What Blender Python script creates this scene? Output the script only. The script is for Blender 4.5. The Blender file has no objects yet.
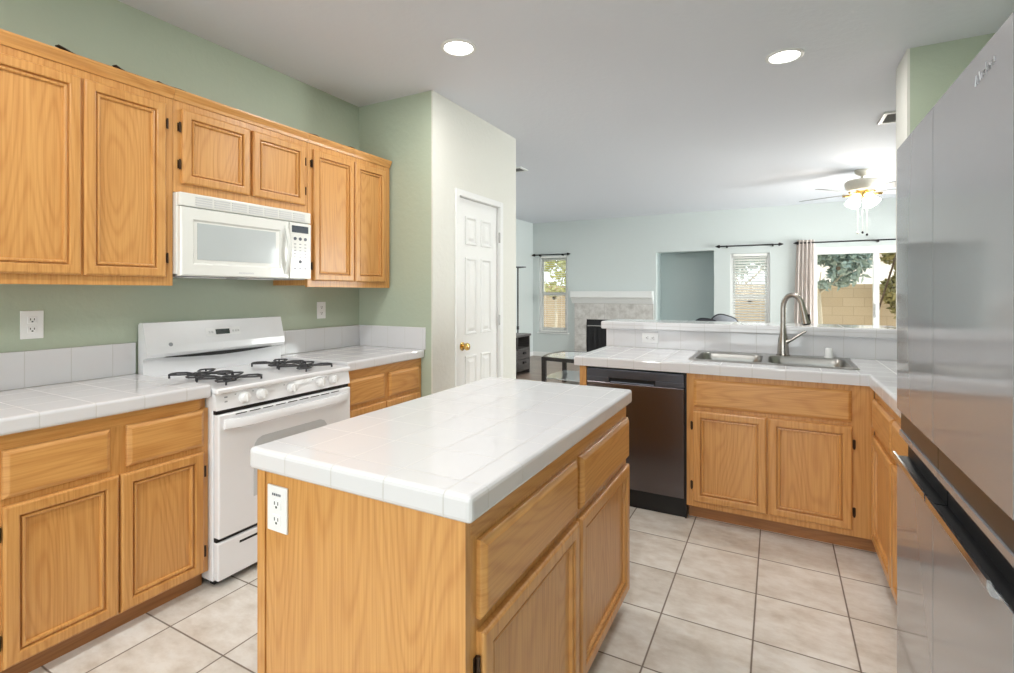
import bpy, bmesh, math, random
from mathutils import Vector, Matrix
random.seed(7)
PI = math.pi
S = bpy.context.scene
COL = S.collection

# ------------------------------------------------------------------ camera, world, sun, exposure
CZ = 1.325
cd = bpy.data.cameras.new('camera')
cam = bpy.data.objects.new('camera', cd); COL.objects.link(cam)
cam.location = (0, 0, CZ); cam.rotation_euler = (PI/2, 0, math.radians(28.22))
cd.sensor_fit = 'HORIZONTAL'; cd.sensor_width = 36.0
cd.lens = 503.0/1014.0*36.0
cd.shift_y = -(336.5-292.0)/1014.0
cd.clip_start = 0.02; cd.clip_end = 300
S.camera = cam

w = bpy.data.worlds.new('sky'); S.world = w; w.use_nodes = True
bg = w.node_tree.nodes['Background']
bg.inputs[0].default_value = (0.86, 0.93, 1.0, 1); bg.inputs[1].default_value = 2.2

sd = bpy.data.lights.new('sun', 'SUN'); sun = bpy.data.objects.new('sun', sd); COL.objects.link(sun)
sd.energy = 8.0; sd.angle = math.radians(1.0); sd.color = (1.0, 0.93, 0.82)
sun.rotation_euler = Vector((-0.55, -0.62, -0.80)).to_track_quat('-Z', 'Y').to_euler()

def add_fill(name, loc, rot, sx, sy, watts):
    d = bpy.data.lights.new(name, 'AREA'); d.shape = 'RECTANGLE'; d.size = sx; d.size_y = sy; d.energy = watts; d.color = (1.0, .99, .97)
    o = bpy.data.objects.new(name, d); COL.objects.link(o); o.location = loc; o.rotation_euler = rot
add_fill('added_window_fill', (-.9, -2.46, 1.25), (PI/2, 0, 0), 2.7, 1.85, 45)          # added fill lamp at the unseen kitchen window behind the viewpoint
add_fill('added_window_fill', (3.56, 7.7, 1.25), (PI/2, 0, PI/2), 2.9, 1.85, 330)         # added fill lamp at the living room's unseen side window
S.view_settings.view_transform = 'Standard'
try: S.view_settings.look = 'None'
except Exception: pass
S.view_settings.exposure = 0.20
S.view_settings.gamma = 1.0
S.view_settings.use_curve_mapping = False
CAN_W = 12.0          # each recessed lamp
FAN_W = 8.0          # each of the fan's lamps

# ------------------------------------------------------------------ materials
def lin(r, g, b):
    f = lambda c: (c/255/12.92) if c/255 <= 0.04045 else ((c/255+0.055)/1.055)**2.4
    return (f(r), f(g), f(b), 1.0)

class NT:
    def __init__(s, name):
        s.m = bpy.data.materials.new(name); s.m.use_nodes = True
        s.t = s.m.node_tree; s.N = s.t.nodes; s.L = s.t.links
        s.b = s.N['Principled BSDF']; s.out = s.N['Material Output']
    def n(s, typ, **kw):
        x = s.N.new(typ)
        for k, v in kw.items(): setattr(x, k, v)
        return x
    def set(s, node, sock, v):
        if hasattr(v, 'is_output') or isinstance(v, bpy.types.NodeSocket): s.L.new(v, node.inputs[sock])
        else: node.inputs[sock].default_value = v
    def math(s, op, a, b=0.0):
        x = s.n('ShaderNodeMath', operation=op); s.set(x, 0, a); s.set(x, 1, b); return x.outputs[0]
    def vec(s, op, a, b):
        x = s.n('ShaderNodeVectorMath', operation=op); s.set(x, 0, a); s.set(x, 1, b); return x.outputs[0]
    def mix(s, f, a, b):
        x = s.n('ShaderNodeMix', data_type='RGBA'); s.set(x, 0, f); s.set(x, 6, a); s.set(x, 7, b); return x.outputs[2]
    def pos(s): return s.n('ShaderNodeNewGeometry').outputs['Position']
    def noise(s, v, scale, detail=2.0, rough=0.5):
        x = s.n('ShaderNodeTexNoise'); s.set(x, 'Vector', v); x.inputs['Scale'].default_value = scale
        x.inputs['Detail'].default_value = detail; x.inputs['Roughness'].default_value = rough; return x.outputs['Fac']
    def ramp(s, f, stops):
        x = s.n('ShaderNodeValToRGB'); s.set(x, 0, f); e = x.color_ramp.elements
        while len(e) < len(stops): e.new(0.5)
        for i, (p, c) in enumerate(stops): e[i].position = p; e[i].color = c
        return x.outputs[0]
    def bump(s, h, strength, dist=0.01, normal=None):
        x = s.n('ShaderNodeBump'); s.set(x, 'Height', h); x.inputs['Strength'].default_value = strength; x.inputs['Distance'].default_value = dist
        if normal is not None: s.set(x, 'Normal', normal)
        return x.outputs[0]
    def P(s, **kw):
        for k, v in kw.items(): s.set(s.b, k.replace('_', ' '), v)
        return s.m

def plain(name, col, rough=0.5, metal=0.0, coat=0.0, noise=0.03, scale=30):
    t = NT(name)
    f = t.noise(t.pos(), scale, 3)
    a = tuple(max(0, c*(1-noise)) for c in col[:3])+(1,); b = tuple(min(1, c*(1+noise)) for c in col[:3])+(1,)
    t.P(Base_Color=t.mix(f, a, b), Roughness=rough, Metallic=metal, Coat_Weight=coat)
    return t.m

def paint(name, col, bump=0.25, rough=0.55):
    t = NT(name); p = t.pos()
    n = t.noise(p, 26, 4, 0.55)
    k = t.ramp(n, [(0.42, (0, 0, 0, 1)), (0.6, (1, 1, 1, 1))])
    t.P(Base_Color=col, Roughness=rough, Normal=t.bump(k, bump, 0.002))
    return t.m

def oak(name, horiz=False, light=lin(218, 164, 97), dark=lin(184, 123, 61), rough=0.33):
    t = NT(name); p = t.pos()
    oi = t.n('ShaderNodeObjectInfo').outputs['Random']
    cv = t.n('ShaderNodeCombineXYZ')
    for i, k in enumerate((7.3, 11.1, 5.7)): t.set(cv, i, t.math('MULTIPLY', oi, k))
    p = t.vec('ADD', p, cv.outputs[0])
    ps = t.vec('MULTIPLY', p, (0.13, 0.13, 1.0) if horiz else (1.0, 1.0, 0.13))
    n1 = t.noise(ps, 3.2, 2, 0.45)
    s1 = t.math('SINE', t.math('MULTIPLY', n1, 230.0))
    s1 = t.math('MULTIPLY', t.math('ADD', s1, 1.0), 0.5)
    band = t.math('POWER', s1, 3.0)
    pf = t.vec('MULTIPLY', p, (3, 3, 160) if horiz else (160, 160, 3))
    pore = t.ramp(t.noise(pf, 1.0, 3, 0.6), [(0.40, (1, 1, 1, 1)), (0.62, (0, 0, 0, 1))])
    pb = t.vec('MULTIPLY', p, (0.5, 0.5, 9) if horiz else (9, 9, 0.5))
    broad = t.noise(pb, 1.0, 2)
    f = t.math('ADD', t.math('MULTIPLY', band, 0.30), t.math('MULTIPLY', t.math('SUBTRACT', 1.0, pore), 0.34))
    f = t.math('ADD', f, t.math('MULTIPLY', broad, 0.35))
    c = t.mix(t.math('MINIMUM', f, 1.0), light, dark)
    t.P(Base_Color=c, Roughness=rough, Coat_Weight=0.25, Coat_Roughness=0.2, Normal=t.bump(f, 0.06, 0.002))
    return t.m

def grid_mask(t, p, size, off, wd):
    """grout lines of a world grid of tiles on whichever faces they lie"""
    sp = t.n('ShaderNodeSeparateXYZ'); t.set(sp, 0, p)
    sn = t.n('ShaderNodeSeparateXYZ'); t.set(sn, 0, t.n('ShaderNodeNewGeometry').outputs['True Normal'])
    tot = None; cells = []
    for i in range(3):
        q = t.math('DIVIDE', t.math('SUBTRACT', sp.outputs[i], off[i]), size[i])
        cells.append(t.math('FLOOR', q))
        fr = t.math('FRACT', q)
        d = t.math('MULTIPLY', t.math('MINIMUM', fr, t.math('SUBTRACT', 1.0, fr)), size[i])
        mr = t.n('ShaderNodeMapRange'); t.set(mr, 0, d); mr.inputs[1].default_value = wd*0.35; mr.inputs[2].default_value = wd
        mr.inputs[3].default_value = 1.0; mr.inputs[4].default_value = 0.0
        k = t.math('LESS_THAN', t.math('ABSOLUTE', sn.outputs[i]), 0.6)
        mk_ = t.math('MULTIPLY', mr.outputs[0], k)
        tot = mk_ if tot is None else t.math('MAXIMUM', tot, mk_)
    cv = t.n('ShaderNodeCombineXYZ')
    for i in range(3): t.set(cv, i, cells[i])
    return tot, cv.outputs[0]

def tile_white(name):
    t = NT(name); p = t.pos()
    m, cell = grid_mask(t, p, (0.162, 0.162, 0.162), (-0.606, 0.92, 0.915), 0.0023)
    wn = t.n('ShaderNodeTexWhiteNoise', noise_dimensions='3D'); t.set(wn, 'Vector', cell)
    tilt = t.vec('MULTIPLY', t.vec('SUBTRACT', wn.outputs['Color'], (0.5, 0.5, 0.5)), (0.016, 0.016, 0.016))
    nrm = t.vec('NORMALIZE', t.vec('ADD', t.n('ShaderNodeNewGeometry').outputs['Normal'], tilt), (0, 0, 0))
    h = t.math('ADD', t.math('MULTIPLY', m, -1.0), t.math('MULTIPLY', t.noise(p, 14, 2), 0.25))
    t.P(Base_Color=t.mix(m, lin(218, 218, 221), lin(194, 193, 192)), Roughness=t.math('ADD', t.math('MULTIPLY', m, 0.5), 0.07),
        Specular_IOR_Level=0.65, Normal=t.bump(h, 0.35, 0.0015, nrm))
    return t.m

def tile_floor(name):
    t = NT(name); p = t.pos()
    m, cell = grid_mask(t, p, (0.3395, 0.3345, 1.0), (-0.42, 2.798, 0.5), 0.0045)
    wn = t.n('ShaderNodeTexWhiteNoise', noise_dimensions='3D'); t.set(wn, 'Vector', cell)
    pv = t.vec('ADD', t.vec('MULTIPLY', p, (1, 1.6, 1)), t.vec('MULTIPLY', wn.outputs['Color'], (9, 9, 9)))
    n1 = t.noise(pv, 5, 6, 0.62); n2 = t.noise(pv, 16, 5, 0.6)
    f = t.math('ADD', t.math('MULTIPLY', n1, 0.65), t.math('MULTIPLY', n2, 0.35))
    c = t.ramp(f, [(0.34, lin(196, 187, 175)), (0.47, lin(215, 209, 200)), (0.60, lin(230, 227, 221))])
    v = t.math('ADD', 0.94, t.math('MULTIPLY', wn.outputs['Value'], 0.1))
    vv = t.n('ShaderNodeCombineXYZ'); [t.set(vv, i, v) for i in range(3)]
    c = t.vec('MULTIPLY', c, vv.outputs[0])
    t.P(Base_Color=t.mix(m, c, lin(122, 110, 99)), Roughness=t.math('ADD', t.math('MULTIPLY', m, 0.5), 0.34),
        Normal=t.bump(t.math('ADD', t.math('MULTIPLY', m, -1.0), t.math('MULTIPLY', n2, 0.15)), 0.4, 0.002))
    return t.m

def planks(name, c1, c2):
    t = NT(name); b = t.n('ShaderNodeTexBrick'); t.set(b, 'Vector', t.pos())
    b.inputs['Color1'].default_value = c1; b.inputs['Color2'].default_value = c2; b.inputs['Mortar'].default_value = lin(60, 50, 45)
    b.inputs['Scale'].default_value = 1; b.inputs['Brick Width'].default_value = 1.2; b.inputs['Row Height'].default_value = 0.16
    b.inputs['Mortar Size'].default_value = 0.002
    t.P(Base_Color=b.outputs[0], Roughness=0.35); return t.m

def blocks(name):
    t = NT(name); p = t.pos()
    sw = t.n('ShaderNodeSeparateXYZ'); t.set(sw, 0, p); cv = t.n('ShaderNodeCombineXYZ')
    t.set(cv, 0, t.math('ADD', sw.outputs[0], sw.outputs[1])); t.set(cv, 1, sw.outputs[2])
    b = t.n('ShaderNodeTexBrick'); t.set(b, 'Vector', cv.outputs[0])
    b.inputs['Color1'].default_value = lin(206, 184, 156); b.inputs['Color2'].default_value = lin(199, 176, 147); b.inputs['Mortar'].default_value = lin(188, 165, 138)
    b.inputs['Scale'].default_value = 1; b.inputs['Brick Width'].default_value = 0.4; b.inputs['Row Height'].default_value = 0.2; b.inputs['Mortar Size'].default_value = 0.008
    t.P(Base_Color=b.outputs[0], Roughness=0.9, Normal=t.bump(t.noise(p, 40, 4), 0.4, 0.01)); return t.m

def marble(name):
    t = NT(name); p = t.pos()
    m, cell = grid_mask(t, p, (0.305, 0.305, 0.305), (-2.02, 0, 1.1), 0.004)
    n = t.noise(p, 7, 8, 0.65)
    c = t.ramp(n, [(0.3, lin(170, 165, 160)), (0.5, lin(200, 197, 193)), (0.7, lin(218, 216, 213))])
    t.P(Base_Color=t.mix(m, c, lin(165, 160, 155)), Roughness=0.3); return t.m

def glass(name):
    t = NT(name); tr = t.n('ShaderNodeBsdfTransparent'); tr.inputs[0].default_value = (0.96, 0.98, 0.97, 1)
    gl = t.n('ShaderNodeBsdfGlossy'); gl.inputs['Roughness'].default_value = 0.02
    fr = t.n('ShaderNodeFresnel'); fr.inputs[0].default_value = 1.45
    mx = t.n('ShaderNodeMixShader'); t.L.new(fr.outputs[0], mx.inputs[0]); t.L.new(tr.outputs[0], mx.inputs[1]); t.L.new(gl.outputs[0], mx.inputs[2])
    t.L.new(mx.outputs[0], t.out.inputs[0]); return t.m

def glow(name, col, st):
    t = NT(name); t.P(Base_Color=(0.9, 0.9, 0.9, 1), Emission_Color=col, Emission_Strength=st); return t.m

def leafy(name, c1, c2):
    t = NT(name); n = t.noise(t.pos(), 9, 5, 0.7)
    t.P(Base_Color=t.ramp(n, [(0.35, c1), (0.65, c2)]), Roughness=0.8); return t.m

def brushed(name, col, rough, horiz=True):
    t = NT(name); p = t.vec('MULTIPLY', t.pos(), (220, 220, 2) if horiz else (2, 2, 220))
    n = t.noise(p, 1.0, 3, 0.6)
    t.P(Base_Color=col, Metallic=1.0, Roughness=t.math('ADD', rough-0.03, t.math('MULTIPLY', n, 0.06))); return t.m

def curtain_mat(name, c1, c2):
    t = NT(name); sp = t.n('ShaderNodeSeparateXYZ'); t.set(sp, 0, t.pos())
    n = t.noise(t.vec('MULTIPLY', t.pos(), (200, 200, 200)), 1.0, 2)
    t.P(Base_Color=t.mix(n, c1, c2), Roughness=0.9); return t.m

OV = oak('oak_grain_up'); OH = oak('oak_grain_across', True); OAK_KICK_SHADED = oak('oak_kick_shaded', True, lin(178, 124, 74), lin(146, 96, 54), 0.5)  # kick boards get a darker oak copy, recess shade put into the colour
GREEN = paint('sage_green_paint', lin(176, 187, 168)); WHITEW = paint('warm_white_paint', lin(216, 216, 209), 0.5)
LIVW = paint('pale_grey_paint', lin(203, 210, 209), 0.2); NICHE_SHADED = paint('niche_shaded_paint', lin(180, 193, 193), 0.2)  # niche paint is a darkened wall tone that carries the recess shade
CEIL = paint('ceiling_white', lin(217, 220, 227), 0.2, 0.7)
TILE = tile_white('white_ceramic_tile'); FLOOR = tile_floor('beige_floor_tile'); WOODF = planks('brown_plank_floor', lin(150, 134, 122), lin(134, 118, 107))
ENAM = plain('white_enamel', lin(236, 237, 240), 0.22, 0, 0.4, 0.01); ALM = plain('off_white_enamel', lin(229, 230, 226), 0.25, 0, 0.4, 0.01)
TRIMW = plain('white_gloss_paint', lin(228, 229, 228), 0.3, 0, 0.2, 0.01); PLAS = plain('white_plastic', lin(238, 239, 240), 0.35, 0, 0, 0.01)
IRON = plain('black_cast_iron', lin(50, 50, 53), 0.5, 0, 0, 0.2); BLACK = plain('black_gap', lin(16, 16, 18), 0.5)
GREYG = plain('pale_grey_oven_glass', lin(200, 203, 205), 0.18, 0, 0.3, 0.02); MWG = plain('pale_grey_microwave_screen', lin(186, 193, 195), 0.2, 0, 0.3, 0.03, 300)
DARKD = plain('dark_display', lin(46, 54, 66), 0.2); LEDG = plain('green_black_display', lin(34, 48, 44), 0.2); GREYT = plain('grey_mark', lin(150, 152, 156), 0.4)
DGREY = plain('dark_grey_mark', lin(88, 92, 104), 0.4); LGREY = plain('light_grey_mark', lin(206, 207, 208), 0.4)
BRONZE = plain('dark_bronze', lin(66, 50, 36), 0.4, 0.6, 0, 0.2); BRASS = plain('polished_brass', lin(226, 190, 116), 0.18, 1.0, 0, 0.02)
STEEL = brushed('brushed_steel', lin(158, 157, 154), 0.30); NICK = brushed('brushed_nickel', lin(168, 163, 157), 0.26); DSTEEL = brushed('dark_stainless_steel', lin(104, 99, 101), 0.24, True)
FRIDGE = plain('grey_glossy_steel', lin(160, 161, 164), 0.09, 0.33, 0, 0.01); DARKMIR = plain('dark_bronze_mirror', lin(62, 55, 50), 0.30, 0.1, 0, 0.01); FRSIDE = plain('dark_grey_steel', lin(92, 94, 98), 0.4, 0.3)
LOGOG = plain('silver_grey_mark', lin(168, 170, 174), 0.35, 0.5); CHROME = plain('silver_handle', lin(214, 217, 222), 0.18, 1.0); DWTOP = plain('dark_blue_grey_panel', lin(84, 88, 98), 0.3, 0.7)
GLASS = glass('clear_glass'); BLIND = plain('white_blind_slat', lin(240, 240, 236), 0.5); ROD = plain('black_metal_rod', lin(38, 36, 38), 0.4, 0.5)
CURT = curtain_mat('pinkish_beige_cloth', lin(234, 226, 221), lin(226, 216, 210)); LINING = curtain_mat('white_cloth', lin(240, 238, 236), lin(234, 232, 230))
MARB = marble('grey_marble_tile'); FIREB = plain('black_firebox', lin(28, 28, 31), 0.6); MESHM = plain('dark_fire_screen', lin(66, 66, 68), 0.5, 0.5)
DWOOD = oak('weathered_grey_wood', True, lin(112, 108, 106), lin(70, 67, 66), 0.6); ESPR = plain('espresso_wood', lin(44, 36, 34), 0.35, 0, 0.3, 0.2)
TGLASS = plain('table_glass_painted_sheen', lin(222, 228, 232), 0.05, 0, 0.8, 0.0); SOFA = curtain_mat('grey_sofa_cloth', lin(150, 154, 160), lin(128, 132, 140)); PILD = curtain_mat('charcoal_cloth', lin(62, 64, 70), lin(50, 52, 58))  # table glass is paled, a window reflection put into its colour
BLOCK = blocks('tan_block_wall'); DIRT = plain('pale_gravel', lin(190, 176, 156), 0.9, 0, 0, 0.2, 60); LEAF = leafy('grey_green_leaf', lin(124, 142, 134), lin(176, 190, 182)); LEAFY = leafy('yellow_green_leaf', lin(150, 150, 70), lin(206, 204, 130))
LEAFO = leafy('olive_leaf', lin(120, 112, 66), lin(168, 156, 104)); BARK = plain('pale_bark', lin(196, 184, 164), 0.9, 0, 0, 0.15); STUCCO = plain('cream_stucco', lin(244, 242, 237), 0.9); ROOFM = plain('terracotta_roof', lin(176, 140, 116), 0.9, 0, 0, 0.15)
LENS = glow('warm_white_lamp_lens', (1, 0.98, 0.94, 1), 9.0); SHADE = glow('lit_frosted_shade', (1, 0.95, 0.86, 1), 5.0); FANW = plain('cream_fan_metal', lin(212, 206, 192), 0.4, 0, 0.2, 0.06, 60)
BLADE = plain('grey_fan_blade', lin(150, 152, 154), 0.5); LINER = plain('dark_brown_liner', lin(52, 44, 36), 0.7, 0, 0, 0.2); STICKW = plain('dark_varnished_stick', lin(92, 66, 40), 0.5); VENTD = plain('grey_vent_fins', lin(120, 120, 120), 0.5)
BROWN = plain('brown_disc', lin(70, 58, 38), 0.6)

# ------------------------------------------------------------------ mesh helpers (all in world metres)
def B(): return bmesh.new()
def box(bm, x0, x1, y0, y1, z0, z1, bev=0.0, seg=2):
    v = [bm.verts.new((x, y, z)) for x in (x0, x1) for y in (y0, y1) for z in (z0, z1)]
    fs = [bm.faces.new([v[i] for i in q]) for q in ((0, 1, 3, 2), (4, 6, 7, 5), (0, 4, 5, 1), (2, 3, 7, 6), (0, 2, 6, 4), (1, 5, 7, 3))]
    if bev > 0:
        es = list({e for f in fs for e in f.edges})
        bmesh.ops.bevel(bm, geom=es, offset=bev, segments=seg, affect='EDGES', profile=0.5)
    return bm
def ring(bm, c, ax, r, n, ref=None):
    ax = Vector(ax).normalized()
    if ref is None: ref = Vector((0, 0, 1)) if abs(ax.z) < 0.9 else Vector((1, 0, 0))
    a = ax.cross(ref).normalized(); b = ax.cross(a).normalized()
    return [bm.verts.new(Vector(c)+r*(math.cos(2*PI*i/n)*a+math.sin(2*PI*i/n)*b)) for i in range(n)]
def skin(bm, rings, cap=True, closed=False):
    n = len(rings[0]); m = len(rings)
    for k in range(m if closed else m-1):
        r0, r1 = rings[k], rings[(k+1) % m]
        for i in range(n): bm.faces.new((r0[i], r0[(i+1) % n], r1[(i+1) % n], r1[i]))
    if cap and not closed:
        bm.faces.new(rings[0][::-1]); bm.faces.new(rings[-1])
def tube(bm, pts, r, n=10, closed=False):
    pts = [Vector(p) for p in pts]; rs = r if isinstance(r, (list, tuple)) else [r]*len(pts); R = []
    ref = None
    for i, p in enumerate(pts):
        a = pts[(i-1) % len(pts)] if (i > 0 or closed) else p
        b = pts[(i+1) % len(pts)] if (i < len(pts)-1 or closed) else p
        d = (b-a).normalized()
        if ref is None: ref = Vector((0, 0, 1)) if abs(d.z) < 0.85 else Vector((1, 0, 0))
        s_ = d.cross(ref).normalized(); ref = s_.cross(d).normalized()
        R.append([bm.verts.new(p+rs[i]*(math.cos(2*PI*k/n)*s_+math.sin(2*PI*k/n)*ref)) for k in range(n)])
    skin(bm, R, True, closed); return bm
def lathe(bm, c, prof, ax=(0, 0, 1), n=24):
    ax = Vector(ax).normalized(); R = [ring(bm, Vector(c)+ax*h, ax, max(r, 1e-4), n) for r, h in prof]
    skin(bm, R); return bm
def prism(bm, pts, axis, a0, a1):
    """polygon in the two other axes (in xyz order) extruded along axis"""
    def mp(p, a):
        return {'x': (a, p[0], p[1]), 'y': (p[0], a, p[1]), 'z': (p[0], p[1], a)}[axis]
    A = [bm.verts.new(mp(p, a0)) for p in pts]; C = [bm.verts.new(mp(p, a1)) for p in pts]; n = len(pts)
    bm.faces.new(A); bm.faces.new(C[::-1])
    for i in range(n): bm.faces.new((A[i], C[i], C[(i+1) % n], A[(i+1) % n]))
    return bm
def loops(bm, axis, side, face, u0, u1, z0, z1, prof):
    """moulded rectangular panel: prof lists (inset, height above face)"""
    R = []
    for ins, d in prof:
        a = face+side*d; q = [(u0+ins, z0+ins), (u1-ins, z0+ins), (u1-ins, z1-ins), (u0+ins, z1-ins)]
        R.append([bm.verts.new((a, p[0], p[1]) if axis == 'x' else (p[0], a, p[1])) for p in q])
    skin(bm, R); return bm
DOOR = [(0, 0), (0, .013), (.003, .0175), (.008, .020), (.036, .020), (.040, .0185), (.042, .006), (.0455, .006), (.048, .0145), (.053, .0155), (.057, .0135), (.059, .004)]
DRAWER = [(0, 0), (0, .009), (.003, .0125), (.012, .0185), (.016, .020)]

ORG = {}
def mk(name, bm, mat, parent=None, smooth=False, org=None):
    bmesh.ops.recalc_face_normals(bm, faces=bm.faces[:])
    o0 = ORG[parent.name] if parent is not None else Vector(org if org is not None else (0, 0, 0))
    if o0.length: bmesh.ops.translate(bm, verts=bm.verts[:], vec=-o0)
    me = bpy.data.meshes.new(name); bm.to_mesh(me); bm.free(); me.materials.append(mat)
    if smooth:
        for p in me.polygons: p.use_smooth = True
        me.set_sharp_from_angle(angle=math.radians(38))
    o = bpy.data.objects.new(name, me); COL.objects.link(o)
    if parent is not None: o.parent = parent
    else: o.location = o0
    ORG[o.name] = o0
    return o
def tag(o, label, cat, group=None, kind=None):
    o['label'] = label; o['category'] = cat
    if group: o['group'] = group
    if kind: o['kind'] = kind
    return o
def thing(name, label, cat, loc, group=None):
    o = bpy.data.objects.new(name, None); COL.objects.link(o); o.location = loc; o.empty_display_size = 0.1
    ORG[o.name] = Vector(loc); return tag(o, label, cat, group)
def solo(name, bm, mat, label, cat, group=None, smooth=False):
    vs = [v.co for v in bm.verts]; c = Vector((sum(v.x for v in vs)/len(vs), sum(v.y for v in vs)/len(vs), min(v.z for v in vs)))
    return tag(mk(name, bm, mat, None, smooth, c), label, cat, group)
def struct(name, bm, mat, parent=None, label=None, cat=None, smooth=False):
    o = mk(name, bm, mat, parent, smooth)
    if parent is None:
        o['kind'] = 'structure'; o['label'] = label; o['category'] = cat
    return o
def wall_holes(bm, axis, a0, a1, u0, u1, z0, z1, holes):
    """slab a0..a1 on axis, spanning u and z, less rectangular holes (u0,u1,z0,z1)"""
    us = sorted({u0, u1, *[h[0] for h in holes], *[h[1] for h in holes]})
    for i in range(len(us)-1):
        ua, ub = us[i], us[i+1]; um = (ua+ub)/2
        hs = sorted([h for h in holes if h[0] < um < h[1]], key=lambda h: h[2]); z = z0
        for h in hs+[(0, 0, z1, z1)]:
            if h[2] > z+1e-5:
                if axis == 'y': box(bm, ua, ub, a0, a1, z, h[2])
                else: box(bm, a0, a1, ua, ub, z, h[2])
            z = h[3]
    return bm

# ------------------------------------------------------------------ room shell
H = 2.755; XL = -2.85; XR = 1.08; YB = -2.3; YRET = 2.89; XP = -2.148; YPE = 4.18; YF = 9.5
LX0, LX1 = -4.483, 3.4
struct('floor', box(B(), -3.0, 1.2, YB-.1, YPE-.02, -.12, 0), FLOOR, label='beige ceramic tile kitchen floor with brown grout', cat='floor')
bm = box(B(), LX0-.1, LX1+.1, YPE-.02, YF+.1, -.12, -.001); struct('floor_living', bm, WOODF, label='brown plank floor of the living room', cat='floor')
struct('ceiling', box(B(), LX0-.5, LX1+.5, YB-.5, YF+.5, H, H+.2), CEIL, label='smooth white ceiling over kitchen and living room', cat='ceiling')
struct('wall_left', box(B(), XL-.12, XL, YB, YRET+.06, 0, H), GREEN, label='sage green wall behind the range and upper cabinets', cat='wall')
struct('wall_return', box(B(), XL, XP-.012, YRET, YRET+.1, 0, H), GREEN, label='short sage green wall at the end of the upper cabinets', cat='wall')
# pantry wall with its doorway
PD0, PD1, PDT = 3.222, 3.856, 2.06
bm = wall_holes(B(), 'x', XP-.11, XP, YRET+.1, YPE, 0, H, [(PD0-.012, PD1+.012, 0, PDT+.012)])
box(bm, XP-.012, XP, YRET-.0005, YRET+.1, 0, H)
struct('wall_pantry', bm, WHITEW, label='textured off-white wall around the pantry door', cat='wall')
struct('wall_pantry_end', box(B(), LX0, XP-.11, YPE-.1, YPE, 0, H), LIVW, label='pale wall turning away at the end of the pantry', cat='wall')
struct('wall_pantry_back', box(B(), XP-.9, XP-.8, YRET+.1, YPE-.1, 0, H), WHITEW, label='white wall inside the pantry', cat='wall')
struct('wall_living_left', box(B(), LX0-.12, LX0, YPE-.1, YF+.1, 0, H), LIVW, label='pale side wall of the living room behind the floor lamp', cat='wall')
struct('wall_living_right', wall_holes(B(), 'x', LX1, LX1+.12, YPE-.3, YF+.1, 0, H, [(6.2, 9.2, .3, 2.2)]), LIVW, label='pale right side wall of the living room', cat='wall')
struct('wall_right', box(B(), XR, XR+.12, YB, 3.72, 0, H), GREEN, label='green wall behind the refrigerator', cat='wall')
bm = box(B(), .674, LX1+.1, 3.72, 4.03, 0, H)
w_ = struct('wall_wing', box(B(), .688, LX1+.1, 3.72, 4.03, 0, H), GREEN, label='green wall above the refrigerator', cat='wall'); bm.free()
struct('trim_1', box(B(), .674, .688, 3.7195, 4.03, 0, H), WHITEW, label='off-white end face of the green wall beside the refrigerator', cat='wall end')
struct('wall_back', wall_holes(B(), 'y', YB-.12, YB, XL-.1, XR+.1, 0, H, [(-2.3, .5, .3, 2.2)]), WHITEW, label='white wall behind the viewpoint', cat='wall')
# far wall: three openings and the niche
W1 = (-4.345, -3.705, .50, 2.07); W2 = (-.716, -.102, .50, 1.985); W3 = (.486, 2.30, .02, 2.04); NI = (-1.971, -.974, .6, 2.058)
struct('wall_far', wall_holes(B(), 'y', YF, YF+.14, LX0-.1, LX1+.1, 0, H, [W1, W2, W3, NI]), LIVW, label='pale grey-white far wall of the living room', cat='wall')
bm = box(B(), NI[0]-.03, NI[1]+.03, YF+.45, YF+.5, NI[2]-.03, NI[3]+.03)
for b_ in ((NI[0]-.03, NI[0], NI[2]-.03, NI[3]+.03), (NI[1], NI[1]+.03, NI[2]-.03, NI[3]+.03), (NI[0], NI[1], NI[3], NI[3]+.03), (NI[0], NI[1], NI[2]-.03, NI[2])):
    box(bm, b_[0], b_[1], YF+.14, YF+.46, b_[2], b_[3])
struct('wall_niche', bm, NICHE_SHADED, label='recessed niche, shade put in its colour, in the far wall beside the fireplace', cat='niche')
bm = B()
for a, b_ in ((LX0, -3.57), (-1.99, W3[0]-.06), (W3[1]+.06, LX1)): box(bm, a, b_, YF-.014, YF, 0, .09, .004)
struct('baseboard_far', bm, TRIMW, label='white baseboard along the far wall', cat='baseboard')
struct('baseboard_living_left', box(B(), LX0, LX0+.014, YPE, YF-.014, 0, .09, .004), TRIMW, label='white baseboard along the living room side wall', cat='baseboard')
# half wall under the bar
struct('wall_bar', box(B(), -1.15, .674, 3.762, 3.90, 0, 1.045), LIVW, label='white half wall carrying the raised tile bar', cat='half wall')

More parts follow.
